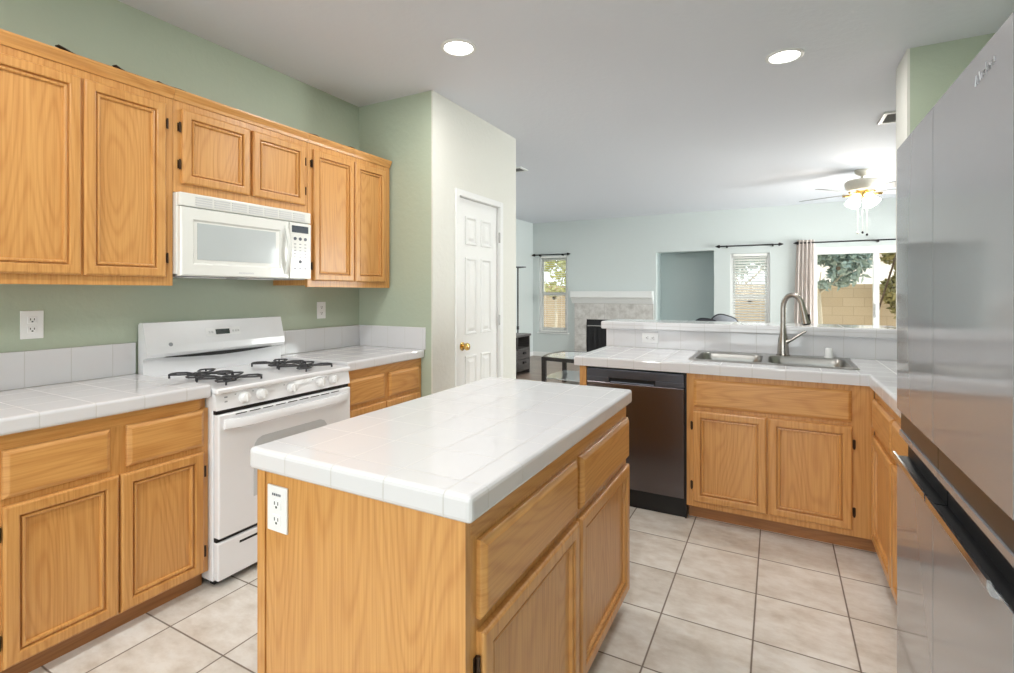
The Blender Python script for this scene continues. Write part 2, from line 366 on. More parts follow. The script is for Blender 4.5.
# pantry door
d = struct('door_1', box(B(), XP-.055, XP-.02, PD0, PD1, .012, PDT), TRIMW, label='white six-panel pantry door with brass knob', cat='door')
bm = B(); wz = [(.16, .82, 2), (.985, 1.60, 2), (1.70, 1.925, 2)]
cols = [(PD0+.115, PD0+.285), (PD0+.352, PD1-.115)]
for z0, z1, _ in wz:
    for u0, u1 in cols:
        loops(bm, 'x', 1, XP-.0205, u0, u1, z0, z1, [(0, 0), (.004, .011), (.013, .012), (.025, .001), (.031, .001), (.055, .011)])
mk('raised_panel', bm, TRIMW, d)
bm = B()
for a, b_, z0, z1 in ((PD0-.055, PD0-.004, 0, PDT+.055), (PD1+.004, PD1+.055, 0, PDT+.055), (PD0-.004, PD1+.004, PDT+.004, PDT+.055)):
    box(bm, XP-.01, XP+.014, a, b_, z0, z1, .005)
for a, b_, z0, z1 in ((PD0-.012, PD0-.003, 0, PDT+.012), (PD1+.003, PD1+.012, 0, PDT+.012), (PD0-.003, PD1+.003, PDT+.003, PDT+.012)):
    box(bm, XP-.11, XP+.002, a, b_, z0, z1)
mk('door_casing', bm, TRIMW, d)
mk('knob', lathe(B(), (XP-.02, PD0+.075, .90), [(.033, 0), (.033, .006), (.012, .010), (.012, .030), (.026, .036), (.030, .048), (.026, .060), (.012, .066)], (1, 0, 0)), BRASS, d, True)
for z in (.3, 1.08, 1.80):
    mk('hinge', tube(B(), [(XP+.004, PD1+.001, z-.045), (XP+.004, PD1+.001, z+.045)], .008, 8), STEEL, d, True)

# windows in the far wall
def hung(name, r, mid, label):
    x0, x1, z0, z1 = r
    bm = B(); f = .045
    for a, b_, c_, d_ in ((x0, x0+f, z0, z1), (x1-f, x1, z0, z1), (x0+f, x1-f, z0, z0+f), (x0+f, x1-f, z1-f, z1)): box(bm, a, b_, YF+.03, YF+.11, c_, d_, .004)
    o = struct(name, bm, TRIMW, label=label, cat='window')
    bm = B()
    for (za, zb, ya) in ((z0+f, mid+.02, YF+.05), (mid-.02, z1-f, YF+.075)):
        for a, b_, c_, d_ in ((x0+f, x0+f+.035, za, zb), (x1-f-.035, x1-f, za, zb), (x0+f+.03, x1-f-.03, za, za+.05), (x0+f+.03, x1-f-.03, zb-.05, zb)): box(bm, a, b_, ya, ya+.02, c_, d_)
    mk('sash', bm, TRIMW, o)
    mk('pane', box(B(), x0+f, x1-f, YF+.066, YF+.070, z0+f, z1-f), GLASS, o)
    mk('window_sill', box(B(), x0-.03, x1+.03, YF-.03, YF+.05, z0-.025, z0, .005), TRIMW, o)
    return o
hung('window_1', W1, 1.285, 'narrow white window in the corner left of the fireplace')
hung('window_2', W2, 1.235, 'narrow white window between the niche and the curtain')
x0, x1, z0, z1 = W3; f = .05
bm = B()
for a, b_, c_, d_ in ((x0, x0+f, z0, z1), (x1-f, x1, z0, z1), (x0+f, x1-f, z0, z0+.03), (x0+f, x1-f, z1-f-.03, z1)): box(bm, a, b_, YF+.02, YF+.12, c_, d_, .004)
o = struct('door_2', bm, TRIMW, label='white sliding glass patio door beside the curtain', cat='sliding door')
for nm, a, b_, ya in (('sliding_panel', x0+f, 1.39, YF+.045), ('fixed_panel', 1.315, x1-f, YF+.08)):
    bm = B(); za, zb = z0+.03, z1-f-.03
    for p in ((a, a+.04, za, zb), (b_-.075, b_, za, zb), (a+.04, b_-.075, za, za+.07), (a+.04, b_-.075, zb-.03, zb)): box(bm, p[0], p[1], ya, ya+.03, p[2], p[3], .003)
    s_ = mk(nm, bm, TRIMW, o)
    mk('pane', box(B(), a+.04, b_-.075, ya+.012, ya+.017, za+.07, zb-.03), GLASS, s_)
    if nm == 'sliding_panel': mk('door_handle', box(B(), 1.335, 1.36, ya-.03, ya, .93, 1.15, .006), TRIMW, s_)
for nm, ax, r, lb in (('fill_window_3', 'y', (-2.3, .5, .3, 2.2), 'unseen wide kitchen window added behind the viewpoint for fill light'), ('fill_window_4', 'x', (6.2, 9.2, .3, 2.2), 'unseen wide window added in the right side wall of the living room for fill light')):  # unseen windows, added to let in fill light
    bm = B(); u0, u1, z0, z1 = r; f = .05
    pl = [(u0, u0+f, z0, z1), (u1-f, u1, z0, z1), ((u0+u1)/2-.03, (u0+u1)/2+.03, z0+f, z1-f), (u0+f, u1-f, z0, z0+f), (u0+f, u1-f, z1-f, z1)]
    for a, b_, c_, d_ in pl:
        if ax == 'y': box(bm, a, b_, YB-.09, YB-.03, c_, d_)
        else: box(bm, LX1+.03, LX1+.09, a, b_, c_, d_)
    o = struct(nm, bm, TRIMW, label=lb, cat='window')
    mk('pane', box(B(), u0+f, u1-f, YB-.065, YB-.06, z0+f, z1-f) if ax == 'y' else box(B(), LX1+.06, LX1+.065, u0+f, u1-f, z0+f, z1-f), GLASS, o)

# blinds
def blind(r, step, tilt, label):
    x0, x1, z0, z1 = r; x0 += .05; x1 -= .05
    t = thing('window_blind', label, 'blind', ((x0+x1)/2, YF+.02, z0), 'white slatted blinds')
    mk('head_rail', box(B(), x0, x1, YF+.0, YF+.028, z1-.05, z1-.005, .004), BLIND, t)
    bm = B(); z = z1-.075
    while z > z0+.05:
        dz = math.sin(tilt)*.021; dy = math.cos(tilt)*.021; th = .0015
        prism(bm, [(YF+.008-dy+.012, z-dz), (YF+.008+dy+.012, z+dz), (YF+.008+dy+.012, z+dz+th*2), (YF+.008-dy+.012, z-dz+th*2)], 'x', x0, x1)
        z -= step
    mk('slats', bm, BLIND, t)
    mk('bottom_rail', box(B(), x0, x1, YF+.004, YF+.028, z0+.012, z0+.034, .003), BLIND, t)
    bm = B()
    for x in (x0+.09, x1-.09): box(bm, x-.002, x+.002, YF+.015, YF+.019, z0+.03, z1-.05)
    mk('ladder_cord', bm, BLIND, t)
blind(W1, .042, math.radians(-9), 'open white slatted blind on the window left of the fireplace')
blind(W2, .0455, math.radians(-33), 'white slatted blind on the window left of the curtain')
for x, y, z, lb in ((-4.03, YF+.045, 1.20, 'small dark disc stuck on the window left of the fireplace'), (-.41, YF+.045, 1.15, 'small dark disc stuck on the window left of the curtain'), (.86, YF+.05, 1.70, 'small dark disc stuck on the sliding glass door')):
    solo('window_disc', lathe(B(), (x, y, z), [(.030, 0), (.034, .004), (.028, .009)], (0, -1, 0), 16), BROWN, lb, 'window disc', 'dark discs on the window panes')

# ------------------------------------------------------------------ outside
struct('ground', box(B(), -14, 16, YF+.14, 30, -.2, -.05), DIRT, label='pale gravel yard outside the windows', cat='ground')
solo('block_wall', box(B(), -14, 14, 13.5, 13.7, -.05, 1.50), BLOCK, 'tan concrete block garden wall outside the sliding door', 'garden wall')
def tree(name, x, y, h0, rads, nl, leaf, mat, label, cat, trunkr=.05):
    rnd = random.Random(int(abs(x)*100)+3)
    t = thing(name, label, cat, (x, y, -.05))
    bm = B(); tops = []
    tube(bm, [(x, y, -.05), (x+.05, y, h0*.5), (x+.02, y+.02, h0)], [trunkr, trunkr*.8, trunkr*.65], 8)
    for k in range(6):
        a = 2*PI*k/6+.4; e = Vector((x+math.cos(a)*rads[0]*.7, y+math.sin(a)*rads[1]*.7, h0+rads[2]*(.5+.7*rnd.random())))
        tube(bm, [(x+.02, y+.02, h0-.05), ((x+e.x)/2, (y+e.y)/2, h0+.35*(e.z-h0)), e], [trunkr*.55, trunkr*.35, trunkr*.15], 6); tops.append(e)
    mk('trunk', bm, BARK, t, True)
    bm = B(); c = Vector((x, y, h0+rads[2]))
    for k in range(nl):
        v = Vector((rnd.gauss(0, 1), rnd.gauss(0, 1), rnd.gauss(0, 1))).normalized()*(rnd.random()**.45)
        p = c+Vector((v.x*rads[0], v.y*rads[1], v.z*rads[2]))
        if math.sin(p.x*5.1+1)+math.sin(p.z*6.3)+math.sin(p.y*4+p.x*3) < -.55: continue
        d1 = Vector((rnd.gauss(0, 1), rnd.gauss(0, 1), rnd.gauss(0, .7))).normalized(); d2 = d1.cross(Vector((rnd.gauss(0, 1), rnd.gauss(0, 1), rnd.gauss(0, 1)))).normalized()
        l = leaf*(.6+.8*rnd.random())
        bm.faces.new([bm.verts.new(q) for q in (p-d1*l, p+d2*l*.4, p+d1*l, p-d2*l*.4)])
    mk('foliage', bm, mat, t)
tree('tree', .75, 12.3, 1.35, (1.1, .8, .72), 4600, .085, LEAF, 'grey-green tree with pale trunk seen through the sliding glass door', 'tree')
tree('shrub', -5.3, 12.6, 1.2, (1.5, .7, .8), 3000, .085, LEAFY, 'yellow-green leafy shrub seen through the window left of the fireplace', 'shrub')
tree('shrub', 2.30, 12.85, .75, (.44, .4, .9), 3000, .075, LEAFO, 'olive shrub seen through the right pane of the sliding glass door', 'shrub')
tree('tree', -.9, 15.2, 1.5, (1.4, .9, .9), 1500, .10, LEAF, 'distant tree behind the blind of the window left of the curtain', 'tree')
t = thing('neighbor_house', 'pale neighbouring house beyond the block wall outside the sliding door', 'house', (3.2, 20, -.05))
mk('house_wall', box(B(), .8, 8.5, 19, 25, -.05, 2.6), STUCCO, t)
mk('roof', prism(B(), [(18.5, 2.5), (25.5, 2.5), (22, 4.2)], 'x', .3, 9.0), ROOFM, t)

# ------------------------------------------------------------------ cabinets
def hinge(parent, axis, side, face, u, z):
    bm = B(); p = lambda n_, u_: (n_, u_) if axis == 'x' else (u_, n_)
    a = p(face+side*.009, u)
    tube(bm, [(a[0], a[1], z-.024), (a[0], a[1], z+.024)], .0045, 8)
    if axis == 'x': box(bm, min(face, face+side*.003), max(face, face+side*.003), u-.007, u+.007, z-.02, z+.02)
    else: box(bm, u-.007, u+.007, min(face, face+side*.003), max(face, face+side*.003), z-.02, z+.02)
    mk('hinge', bm, BRONZE, parent, True)
def door(t, axis, side, face, u0, u1, z0, z1, hu=None, nz=None):
    o = mk('door', loops(B(), axis, side, face, u0, u1, z0, z1, DOOR), OV, t)
    if hu is not None:
        for z in (nz or (z0+.09, z1-.09)): hinge(o, axis, side, face, hu, z)
    return o
def drawer(t, axis, side, face, u0, u1, z0, z1):
    return mk('drawer_front', loops(B(), axis, side, face, u0, u1, z0, z1, DRAWER), OH, t)

CT = .914; CB = .856      # counter top and underside of its tile edge
XFL = -2.25               # face frame of the left run
def left_base(y0, y1, mid, dr, do, label, hz=True):
    t = thing('base_cabinet', label, 'cabinet', ((XL+XFL)/2, (y0+y1)/2, 0))
    mk('carcass', box(B(), XL+.005, XFL-.02, y0+.001, y1-.001, .095, CB), OV, t)
    mk('face_frame', box(B(), XFL-.02, XFL, y0, y1, .075, CB-.05), OV, t)
    mk('top_rail', box(B(), XFL-.02, XFL+.0005, y0, y1-.035 if y1 < 2 else y1, CB-.052, CB-.001), OH, t)
    mk('toe_kick', box(B(), XL+.005, XFL-.045, y0+.001, y1-.001, 0, .095), OAK_KICK_SHADED, t)
    for a, b_, c_, d_ in dr: drawer(t, 'x', 1, XFL, a, b_, c_, d_)
    for a, b_, c_, d_, h in do: door(t, 'x', 1, XFL, a, b_, c_, d_, h)
    return t
left_base(.632, 1.354, 0, [(.672, .975, .642, .803), (1.030, 1.330, .642, .803)], [(.672, 1.001, .083, .618, .664), (1.008, 1.330, .083, .618, 1.337)],
          'oak base cabinet with two drawers left of the white range')
left_base(-.25, .630, 0, [(-.21, .155, .642, .803), (.215, .59, .642, .803)], [(-.21, .18, .083, .618, None), (.19, .59, .083, .618, None)],
          'oak base cabinet at the left end of the run, nearest the viewer')
left_base(2.152, 2.888, 0, [(2.18, 2.495, .642, .800), (2.54, 2.85, .642, .800)], [(2.18, 2.505, .083, .618, None), (2.515, 2.85, .083, .618, None)],
          'oak base cabinet between the white range and the green corner wall')
# tiled counters
def counter(bm, x0, x1, y0, y1): return box(bm, x0, x1, y0, y1, CB, CT, .011, 3)
t = solo('tile_countertop', counter(B(), XL+.001, -2.217, -.25, 1.353), TILE, 'white tile countertop left of the range', 'countertop')
mk('backsplash', box(B(), XL+.001, XL+.014, -.25, 1.345, CT-.002, 1.072, .004), TILE, t)
t = solo('tile_countertop', counter(B(), XL+.001, -2.217, 2.152, YRET-.001), TILE, 'white tile countertop in the corner right of the range', 'countertop')
bm = box(B(), XL+.001, XL+.014, 2.156, YRET-.001, CT-.002, 1.072, .004); box(bm, XL+.014, -2.205, YRET-.014, YRET-.001, CT-.002, 1.072, .004)
mk('backsplash', bm, TILE, t)

# uppers
XU = -2.53; UZ0, UZ1 = 1.355, 2.286
def upper(y0, y1, z0, doors, label, cat='cabinet'):
    t = thing('wall_cabinet', label, cat, ((XL+XU)/2, (y0+y1)/2, z0), 'oak wall cabinets')
    mk('carcass', box(B(), XL+.002, XU-.02, y0+.001, y1-.001, z0+.012, UZ1), OV, t)
    mk('face_frame', box(B(), XU-.02, XU, y0, y1, z0, UZ1-.005, .001), OV, t)
    mk('top_molding', prism(B(), [(XU-.02, UZ1-.045), (XU+.006, UZ1-.045), (XU+.010, UZ1-.03), (XU+.020, UZ1-.012), (XU+.024, UZ1-.004), (XU+.024, UZ1+.004), (XU-.02, UZ1+.004)], 'y', y0, y1), OH, t)
    for a, b_, c_, d_, h in doors: door(t, 'x', 1, XU, a, b_, c_, d_, h)
    return t
upper(-.02, .652, UZ0, [(.0, .30, 1.395, 2.206, None), (.31, .645, 1.395, 2.206, None)], 'oak wall cabinet at the left end, nearest the viewer')
upper(.654, 1.355, UZ0, [(.664, .993, 1.395, 2.206, None), (1.002, 1.318, 1.395, 2.206, 1.327)], 'tall two-door oak wall cabinet left of the microwave')
upper(1.357, 2.131, 1.803, [(1.392, 1.745, 1.848, 2.206, 1.383), (1.762, 2.105, 1.848, 2.206, 2.113)], 'short oak wall cabinet above the microwave')
upper(2.133, 2.872, UZ0, [(2.170, 2.505, 1.395, 2.206, 2.160), (2.515, 2.815, 1.395, 2.206, None)], 'tall two-door oak wall cabinet in the corner right of the microwave')
# dark liner curling above the cabinet tops
for i, (ya, yb, hgt, lb) in enumerate(((.93, 1.10, .030, 'dark liner strip curling up on the cabinet left of the microwave, nearer piece'), (1.13, 1.27, .032, 'dark liner strip lying on the cabinet left of the microwave, middle piece'),
                                       (1.30, 1.50, .03, 'dark liner strip lying above the left edge of the microwave'), (2.16, 2.30, .03, 'dark liner strip lying on the corner cabinet, nearer piece'), (2.48, 2.62, .026, 'dark liner strip lying on the corner cabinet, farther piece'))):
    bm = B(); n = 8; A = []
    for j in range(n+1):
        s_ = j/n; y = ya+(yb-ya)*s_; z = UZ1+.005+hgt*(.9-.8*s_)*(.75+.25*math.cos(7*s_+i))
        A.append([bm.verts.new((x, y, z+dz)) for x, dz in ((XU-.05, .004), (XU-.015, .0), (XU-.015, .003), (XU-.05, .007))])
    skin(bm, A); solo('shelf_liner', bm, LINER, lb, 'shelf liner', 'dark liner on the cabinet tops')

# ------------------------------------------------------------------ microwave
MX = -2.475; m0, m1, mz0, mz1 = 1.358, 2.116, 1.398, 1.800
t = thing('microwave_oven', 'off-white microwave mounted over the range', 'microwave', (-2.66, 1.737, mz0))
mk('body', box(B(), XL+.004, MX-.03, m0, m1, mz0+.012, mz1, .004), ALM, t)
mk('base_plate', box(B(), XL+.02, MX-.045, m0+.012, m1-.012, mz0, mz0+.013), GREYT, t)
for a, b_ in ((1.42, 1.62), (1.74, 1.90)): mk('lamp_cover', box(B(), -2.62, -2.53, a, b_, mz0-.003, mz0+.001), PLAS, t)
zv = 1.735
mk('vent_panel', box(B(), MX-.03, MX-.004, m0, m1, zv, mz1, .006), ALM, t)
bm = B()
for k in range(4):
    for j in range(7):
        y = m0+.075+j*.093
        box(bm, MX-.006, MX-.0015, y, y+.08, zv+.010+k*.0115, zv+.016+k*.0115)
mk('vent_slots', bm, LGREY, t)
dr = m1-.155
dd = mk('door', loops(B(), 'x', 1, MX-.03, m0+.004, dr, mz0+.004, zv-.004, [(0, 0), (0, .022), (.006, .030), (.055, .030), (.064, .022)]), ALM, t)
mk('door_window', box(B(), MX-.0075, MX-.006, m0+.085, dr-.085, mz0+.085, zv-.075), MWG, dd)
bm = B(); pts = [(MX+(.030*math.sin(PI*k/10)), dr-.022, mz0+.03+k*(zv-mz0-.06)/10) for k in range(11)]
tube(bm, pts, .011, 10); mk('door_handle', bm, ALM, dd, True)
cp = mk('control_panel', box(B(), MX-.03, MX-.002, dr+.004, m1, mz0+.004, zv-.004, .005), ALM, t)
mk('display', box(B(), MX-.004, MX-.0005, dr+.018, m1-.022, zv-.062, zv-.022), DARKD, cp)
for k in range(3): mk('button', lathe(B(), (MX-.003, dr+.040+k*.036, zv-.098), [(.010, 0), (.0095, .004)], (1, 0, 0), 12), DGREY, cp, True)
mk('button', lathe(B(), (MX-.003, dr+.076, zv-.232), [(.010, 0), (.0095, .004)], (1, 0, 0), 12), DGREY, cp, True)
for k in range(3):
    for j in range(5): mk('key', box(B(), MX-.004, MX-.001, dr+.033+k*.036, dr+.047+k*.036, zv-.132-j*.019, zv-.127-j*.019), GREYT, cp)
for k in range(3): mk('key', box(B(), MX-.004, MX-.001, dr+.033+k*.036, dr+.047+k*.036, zv-.277, zv-.268), GREYT, cp)
bm = B()
for k in range(9): box(bm, MX-.002, MX+.0008, 1.655+k*.0095, 1.662+k*.0095, mz0+.022, mz0+.030)
mk('maker_mark', bm, LGREY, t)

# ------------------------------------------------------------------ range
r0, r1 = 1.3565, 2.148; RF = -2.195
t = thing('gas_range', 'white gas range between the tile countertops', 'range', (-2.5, 1.736, 0))
mk('body', box(B(), XL+.02, RF-.025, r0, r1, .03, .872, .003), ENAM, t)
for y in (r0+.05, r1-.05):
    for x in (RF-.08, XL+.08): mk('foot', lathe(B(), (x, y, 0), [(.018, 0), (.018, .035)], n=12), BLACK, t)
mk('cooktop', box(B(), XL+.06, RF+.012, r0-.001, r1+.001, .868, .893, .009, 3), ENAM, t)
mk('kick_gap', box(B(), RF-.06, RF-.03, r0+.01, r1-.01, .012, .034), BLACK, t)
# back guard
bgd = mk('backguard', prism(B(), [(XL+.012, .87), (XL+.012, 1.160), (XL+.03, 1.170), (XL+.055, 1.168), (XL+.088, 1.045), (XL+.092, 1.010), (XL+.084, .992), (XL+.055, .985), (XL+.060, .87)], 'y', r0-.001, r1+.001), ENAM, t)
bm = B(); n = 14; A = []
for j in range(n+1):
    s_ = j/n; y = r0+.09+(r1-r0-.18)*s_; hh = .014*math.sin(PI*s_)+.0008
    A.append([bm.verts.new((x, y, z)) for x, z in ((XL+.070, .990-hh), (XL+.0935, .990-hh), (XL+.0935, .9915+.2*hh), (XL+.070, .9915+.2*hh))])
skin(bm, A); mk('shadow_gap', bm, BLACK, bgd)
def onguard(y0, y1, z0, z1, lift): # thin plate lying on the sloped face
    xs = lambda z: XL+.055+(1.168-z)/(1.168-1.045)*.033
    bm = B(); A = [bm.verts.new((xs(z)+l, y, z)) for l in (0, lift) for y, z in ((y0, z0), (y1, z0), (y1, z1), (y0, z1))]
    for q in ((0, 1, 2, 3), (7, 6, 5, 4), (0, 4, 5, 1), (1, 5, 6, 2), (2, 6, 7, 3), (3, 7, 4, 0)): bm.faces.new([A[i] for i in q])
    return bm
mk('clock_panel', onguard(1.66, 1.86, 1.082, 1.124, .002), PLAS, bgd)
mk('clock_display', onguard(1.715, 1.795, 1.088, 1.116, .004), LEDG, bgd)
for y in (1.674, 1.690, 1.812, 1.828, 1.844): mk('clock_button', onguard(y, y+.010, 1.096, 1.108, .004), LGREY, bgd)
mk('maker_badge', lathe(B(), (XL+.0835, r0+.115, 1.053), [(.011, 0), (.010, .004)], (1, 0, .27), 16), GREYT, bgd)
# grates and burners
def wire(bm, pts, r=.0048): tube(bm, pts, r, 6)
for cy in (1.525, 1.975):
    g = B(); hx = .238; x0_ = -2.478-hx; x1_ = -2.478+hx; zt = .912
    for cx in (-2.59, -2.355):
        for k in range(4):
            a = PI/4+k*PI/2; ux, uy = math.cos(a), math.sin(a); px, py = -uy, ux
            def q(rad, s_): return (cx+ux*rad+px*s_, cy+uy*rad+py*s_)
            e = .138
            loop = [(*q(.040, .012), zt-.003), (*q(e*.55, .034), zt), (*q(e*.85, .034), zt), (*q(e, .020), zt-.001), (*q(e, -.020), zt-.001), (*q(e*.85, -.034), zt), (*q(e*.55, -.034), zt), (*q(.040, -.012), zt-.003)]
            wire(g, loop)
            wire(g, [(*q(e, .014), zt-.004), (*q(e, .014), .892)], .005); 
        wire(g, [(cx+.04*math.cos(2*PI*k/16), cy+.04*math.sin(2*PI*k/16), zt-.004) for k in range(17)], .006)
    wire(g, [(-2.50, cy-.03, zt-.002), (-2.445, cy-.03, zt-.002)]); wire(g, [(-2.50, cy+.03, zt-.002), (-2.445, cy+.03, zt-.002)])
    mk('burner_grate', g, IRON, t, True)
    for cx in (-2.59, -2.355):
        mk('burner', lathe(B(), (cx, cy, .889), [(.046, 0), (.044, .003), (.030, .004), (.030, .010), (.024, .013), (.01, .014)], n=20), IRON, t, True)
# control panel with five knobs
cpn = mk('control_panel', prism(B(), [(RF-.03, .795), (RF+.004, .795), (RF-.008, .868), (RF-.03, .868)], 'y', r0, r1), ENAM, t)
mk('panel_gap', box(B(), RF-.03, RF-.006, r0+.004, r1-.004, .776, .796), BLACK, t)
nx = Vector((.073, 0, .012)).normalized()
for y in (1.492, 1.580, 1.752, 1.935, 2.025):
    k_ = mk('knob', lathe(B(), (RF-.003, y, .833), [(.027, 0), (.027, .006), (.022, .010), (.020, .026), (.016, .029)], nx, 20), PLAS, cpn, True)
    mk('grip', box(B(), RF+.018, RF+.030, y-.005, y+.005, .815, .858, .002), PLAS, k_)
for y in (1.452, 1.540, 1.712, 1.890, 1.98): mk('burner_mark', box(B(), RF-.006, RF-.0048, y-.004, y+.004, .852, .856), GREYT, cpn)
for z in (.826, .846): mk('indicator_mark', box(B(), RF-.004, RF+.0005, 1.398, 1.410, z, z+.006), GREYT, cpn)
od = mk('oven_door', box(B(), RF-.025, RF+.014, r0+.004, r1-.004, .222, .776, .008, 3), ENAM, t)
bm = prism(B(), [(1.53, .58), (1.535, .605), (1.55, .625), (1.575, .635), (1.925, .635), (1.95, .625), (1.965, .605), (1.97, .58), (1.97, .36), (1.53, .36)], 'x', RF+.010, RF+.0155)
mk('oven_window', bm, GREYG, od)
hb = B()
P_ = []
for k in range(13):
    s_ = k/12; y = r0+.028+(r1-r0-.056)*s_; o_ = .048 if .09 < s_ < .91 else (.014 if s_ in (0, 1) else .04)
    P_.append([hb.verts.new((RF+o_+dx, y, z)) for dx, z in ((-.008, .706), (.010, .712), (.012, .735), (.004, .752), (-.012, .752))])
skin(hb, P_); mk('oven_handle', hb, ENAM, od, True)
bm = B()
for k in range(9): box(bm, RF+.004, RF+.0150, 1.44+k*.070, 1.495+k*.070, .7645, .7685)
mk('vent_slots', bm, BLACK, od)
sdw = mk('storage_drawer', box(B(), RF-.025, RF+.012, r0+.003, r1-.003, .036, .205, .006), ENAM, t)
mk('finger_slot', box(B(), RF+.006, RF+.0128, 1.46, 2.0, .168, .180, .002), BLACK, sdw)
mk('drawer_gap', box(B(), RF-.03, RF-.004, r0+.006, r1-.006, .205, .222), BLACK, t)

# ------------------------------------------------------------------ island
i0, i1, j0, j1 = -1.222, -.562, .868, 2.110
t = thing('kitchen_island', 'oak kitchen island cabinet under the white tile top', 'island', ((i0+i1)/2, (j0+j1)/2, 0))
mk('carcass', box(B(), i0+.005, i1-.02, j0+.006, j1-.004, .075, CB), OV, t)
bm = box(B(), i0, i0+.030, j0, j0+.02, .0, CB); box(bm, i1-.026, i1-.0005, j0, j0+.02, .0, CB); box(bm, i0+.0325, i1-.028, j0+.003, j0+.02, .0, CB)
mk('end_panel', bm, OV, t)
mk('face_frame', box(B(), i1-.02, i1, j0+.0205, j1, .07, CB-.045), OV, t)
mk('top_rail', box(B(), i1-.02, i1+.0004, j0+.0205, j1, CB-.047, CB-.0005), OH, t)
mk('side_panel', box(B(), i0, i0+.005, j0+.0205, j1, .075, CB), OV, t)
mk('toe_kick', box(B(), i0+.006, i1-.08, j0+.021, j1-.06, 0, .075), OAK_KICK_SHADED, t)
for a, b_ in ((.910, 1.487), (1.523, 2.100)): drawer(t, 'x', 1, i1, a, b_, .632, .800)
door(t, 'x', 1, i1, .910, 1.496, .080, .606, .903, (.17, .535)); door(t, 'x', 1, i1, 1.514, 2.100, .080, .606)
solo('tile_countertop', box(B(), -1.236, -.538, .851, 2.124, CB, CT, .012, 3), TILE, 'white tile top of the kitchen island', 'countertop')

# ------------------------------------------------------------------ peninsula: cabinets, dishwasher, counter
YP = 3.085
t = thing('sink_cabinet', 'oak sink base cabinet with two doors right of the dishwasher', 'cabinet', (-.02, 3.4, 0))
mk('carcass', box(B(), -.462, .425, YP+.02, 3.745, .10, .70), OV, t)
mk('face_frame', box(B(), -.464, .428, YP, YP+.02, .083, CB), OV, t)
mk('toe_kick', box(B(), -.462, .489, YP+.058, YP+.075, 0, .10), OAK_KICK_SHADED, t)
drawer(t, 'y', -1, YP, -.424, .334, .664, .824)
door(t, 'y', -1, YP, -.428, -.049, .118, .642, -.436); door(t, 'y', -1, YP, -.042, .337, .118, .642, .345)
mk('end_panel', box(B(), -1.122, -1.078, YP, 3.745, 0, CB), OV, tag_ := thing('end_panel_board', 'narrow oak end panel left of the dishwasher', 'end panel', (-1.10, 3.4, 0)))
# right run, beside the refrigerator
XC = .430
t = thing('base_cabinet', 'oak base cabinet in the corner beside the refrigerator', 'cabinet', (.75, 2.56, 0))
mk('carcass', box(B(), XC+.02, XR-.005, 2.035, YP-.001, .10, CB-.001), OV, t)
mk('face_frame', box(B(), XC, XC+.02, 2.035, YP-.0005, .083, CB), OV, t)
mk('toe_kick', box(B(), XC+.06, XC+.075, 2.035, YP+.05, 0, .10), OAK_KICK_SHADED, t)
for a, b_ in ((2.575, 3.040), (2.06, 2.555)):
    drawer(t, 'x', -1, XC, a, b_, .650, .800); door(t, 'x', -1, XC, a, b_, .100, .618)
# L-shaped tile counter with a hole for the sink
SX0, SX1, SY0, SY1 = -.475, .385, 3.205, 3.715
bm = B(); YE = 3.055
out = [(-1.150, YE), (.405, YE), (.405, 2.030), (XR-.001, 2.030), (XR-.001, 3.7195), (.6735, 3.7195), (.6735, 3.752), (-1.150, 3.752)]
ho = [(SX0+.02, SY0+.02), (SX1-.02, SY0+.02), (SX1-.02, SY1-.02), (SX0+.02, SY1-.02)]
def cap(z):
    vo = [bm.verts.new((*p, z)) for p in out]; vh = [bm.verts.new((*p, z)) for p in ho]
    es = [bm.edges.new((vo[i], vo[(i+1) % len(vo)])) for i in range(len(vo))]+[bm.edges.new((vh[i], vh[(i+1) % 4])) for i in range(4)]
    bmesh.ops.triangle_fill(bm, edges=es, use_beauty=True, use_dissolve=False); return vo, vh
to, th_ = cap(CT); bo, bh = cap(CB)
front = []
for A, C in ((to, bo), (th_, bh)):
    for i in range(len(A)): bm.faces.new((A[i], A[(i+1) % len(A)], C[(i+1) % len(A)], C[i]))
es = [e for e in bm.edges if all(v.co.z > CT-.001 for v in e.verts) and all(v in to for v in e.verts) and
      tuple(sorted(to.index(v) for v in e.verts)) in ((0, 1), (1, 2), (0, 7))]
bmesh.ops.recalc_face_normals(bm, faces=bm.faces[:])
bmesh.ops.bevel(bm, geom=es, offset=.011, segments=3, affect='EDGES', profile=0.5)
t = solo('tile_countertop', bm, TILE, 'white tile countertop around the sink', 'countertop')
bm = box(B(), -1.150, .6735, 3.752, 3.7615, CT-.03, 1.0445)
mk('backsplash', bm, TILE, t)
mk('side_splash', box(B(), XR-.014, XR-.001, 2.03, 3.7, CT-.002, 1.072, .004), TILE, t)
t = solo('bar_top', box(B(), -1.185, .6735, 3.722, 4.10, 1.0455, 1.104, .011, 3), TILE, 'raised white tile bar ledge behind the sink', 'bar top')

